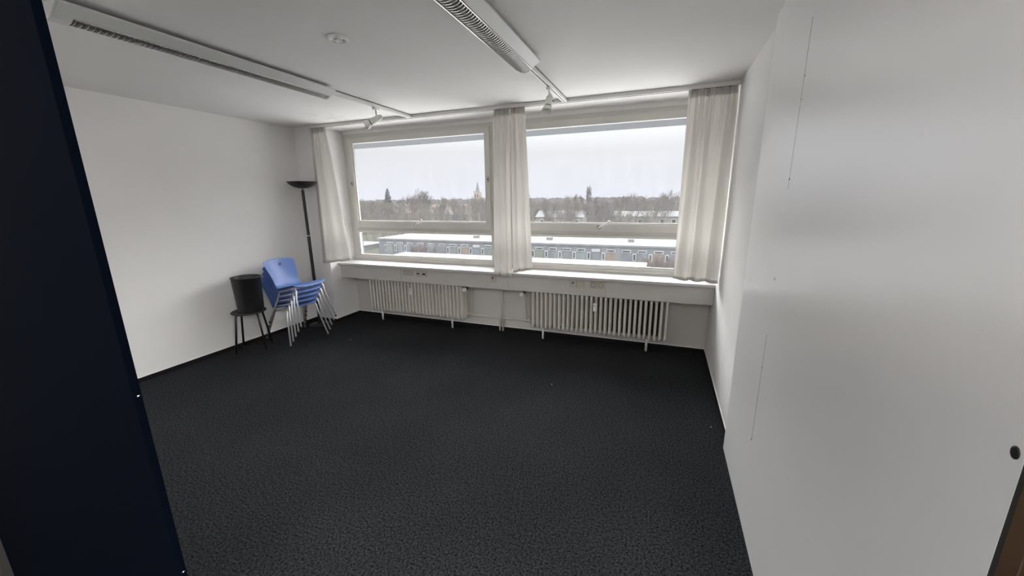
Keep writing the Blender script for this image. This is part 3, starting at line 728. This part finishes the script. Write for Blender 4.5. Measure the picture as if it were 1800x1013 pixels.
bush = mesh_of(twiggy(3, 260, 1.4, 3.2), 'twig_bush_mesh', X['redbush'])
for (px, Y, h), w_ in zip(((722, 52.4, 3.0), (739, 52.2, 3.4), (756, 52.4, 2.7)), ('leftmost', 'middle', 'rightmost')):
    inst('red_twig_bush', bush, tx(px, Y), Y, h, 3.2, px, '%s of the three reddish twig bushes before the blue-grey building in the left window' % w_, 'bush', 'red bushes before the blue building', sxy=.42)
bi = 0
for px, Y, h in ((1146, 53.2, 2.4), (1168, 53.3, 2.6), (1190, 53.2, 2.5), (1152, 50.3, 2.4), (1175, 50.4, 2.5), (1197, 50.3, 2.4), (1158, 47.5, 2.3), (1183, 47.4, 2.3), (1160, 44.4, 2.1), (1186, 44.6, 2.2)):
    rw, cl = [('back', 0), ('back', 1), ('back', 2), ('second', 0), ('second', 1), ('second', 2), ('third', 0), ('third', 1), ('front', 0), ('front', 1)][bi]
    inst('red_twig_bush', bush, tx(px, Y), Y, h, 3.2, px, 'reddish brown bush beside the white annex, %s from the left in the %s row' % (ORD[cl], rw), 'bush', 'red bushes beside the white annex', sxy=.52); bi += 1
# conifer
fb = MB(); rr = random.Random(8)
for k in range(26):
    z = 3+12*k/26; r = 3.9*(1-k/26)**.9+.3
    for j in range(13):
        a = rr.uniform(0, 6.28); e = Vector((math.cos(a)*r*rr.uniform(.7, 1.1), math.sin(a)*r*rr.uniform(.7, 1.1), -.5*r+rr.uniform(0, .4)))
        p = Vector((0, 0, z)); s_v = Vector((-math.sin(a), math.cos(a), 0))*r*.22
        fb.add([p, p+e*.6+s_v, p+e, p+e*.6-s_v, p+e*.6+Vector((0, 0, .3))], [(0, 1, 4), (1, 2, 4), (2, 3, 4), (3, 0, 4), (0, 3, 2, 1)])
cf = tag(empty('conifer_tree', (tx(682, 120), 120, G)), 'dark pointed conifer rising above the bare trees in the left window', 'tree')
MB().tube([(0, 0, 0), (0, 0, 15)], [.3, .05], 7).build('trunk', X['bark'], cf); fb.build('foliage', X['fir'], cf)

# houses among the trees
def house(px, Y, wd, dp, eave, ridge, roofm, wallm, label, nw=4):
    h = tag(empty('house', (tx(px, Y), Y, G)), label, 'house')
    MB().box(-wd/2, wd/2, 0, dp, 0, eave).build('wall', X[wallm], h)
    MB().prism([(-.4, eave-.15), (dp/2, ridge), (dp+.4, eave-.15), (dp/2, ridge-.25)], -wd/2-.4, wd/2+.4, 'x').prism([(0, eave), (dp/2, ridge-.2), (dp, eave)], -wd/2, wd/2, 'x').build('roof', X[roofm], h)
    for i in range(nw):
        xx = -wd/2+(i+.5)*wd/nw
        f = MB().box(xx-.7, xx+.7, -.12, 0, eave-2.3, eave-.9).build('window', X['wframe'], h); MB().box(xx-.5, xx+.5, -.15, -.1, eave-2.1, eave-1.1).build('pane', X['wglass'], f)
for h_ in HOUSES: house(*h_)
# church
chh = tag(empty('church', (-193.5, 400, G)), 'distant church tower with a thin pointed spire on the skyline of the left window', 'church')
MB().box(-3.3, 3.3, 0, 6.6, 0, 17.9).box(-3.6, -2.4, -.2, 1, 17.9, 19.2).box(2.4, 3.6, -.2, 1, 17.9, 19.2).build('tower', X['stone'], chh)
MB().add([(-2.0, 1.3, 17.9), (2.0, 1.3, 17.9), (2.0, 5.3, 17.9), (-2.0, 5.3, 17.9), (0, 3.3, 30.0)], [(0, 1, 4), (1, 2, 4), (2, 3, 4), (3, 0, 4), (0, 3, 2, 1)]).build('spire', X['slate'], chh)
MB().prism([(0, 8), (3.3, 11.6), (6.6, 8), (6.6, 0), (0, 0)], 3.3, 12, 'x').build('nave', X['redroof'], chh)
for s in (-1, 1): MB().box(s*1.4-.6, s*1.4+.6, -.15, 0, 12, 15.8).build('belfry_opening', X['wglass'], chh)
# far woodland along the horizon: nobody could count it
fw_ = MB(); rr = random.Random(4)
for i in range(900):
    Y = rr.choice([190, 230, 280, 340]); x = tx(rr.uniform(420, 2050), Y); h = rr.uniform(8.6, 10.9)+(Y-190)*.004; r = rr.uniform(3, 6)
    fw_.lathe([(r*.7, 0), (r, h*.45), (r*.85, h*.75), (r*.45, h*.94), (0, h)], (x, Y, G), 7, smooth=False)
tag(fw_.build('distant_woodland', X['wood_far']), 'grey band of distant bare woodland along the horizon', 'woodland', kind='stuff')
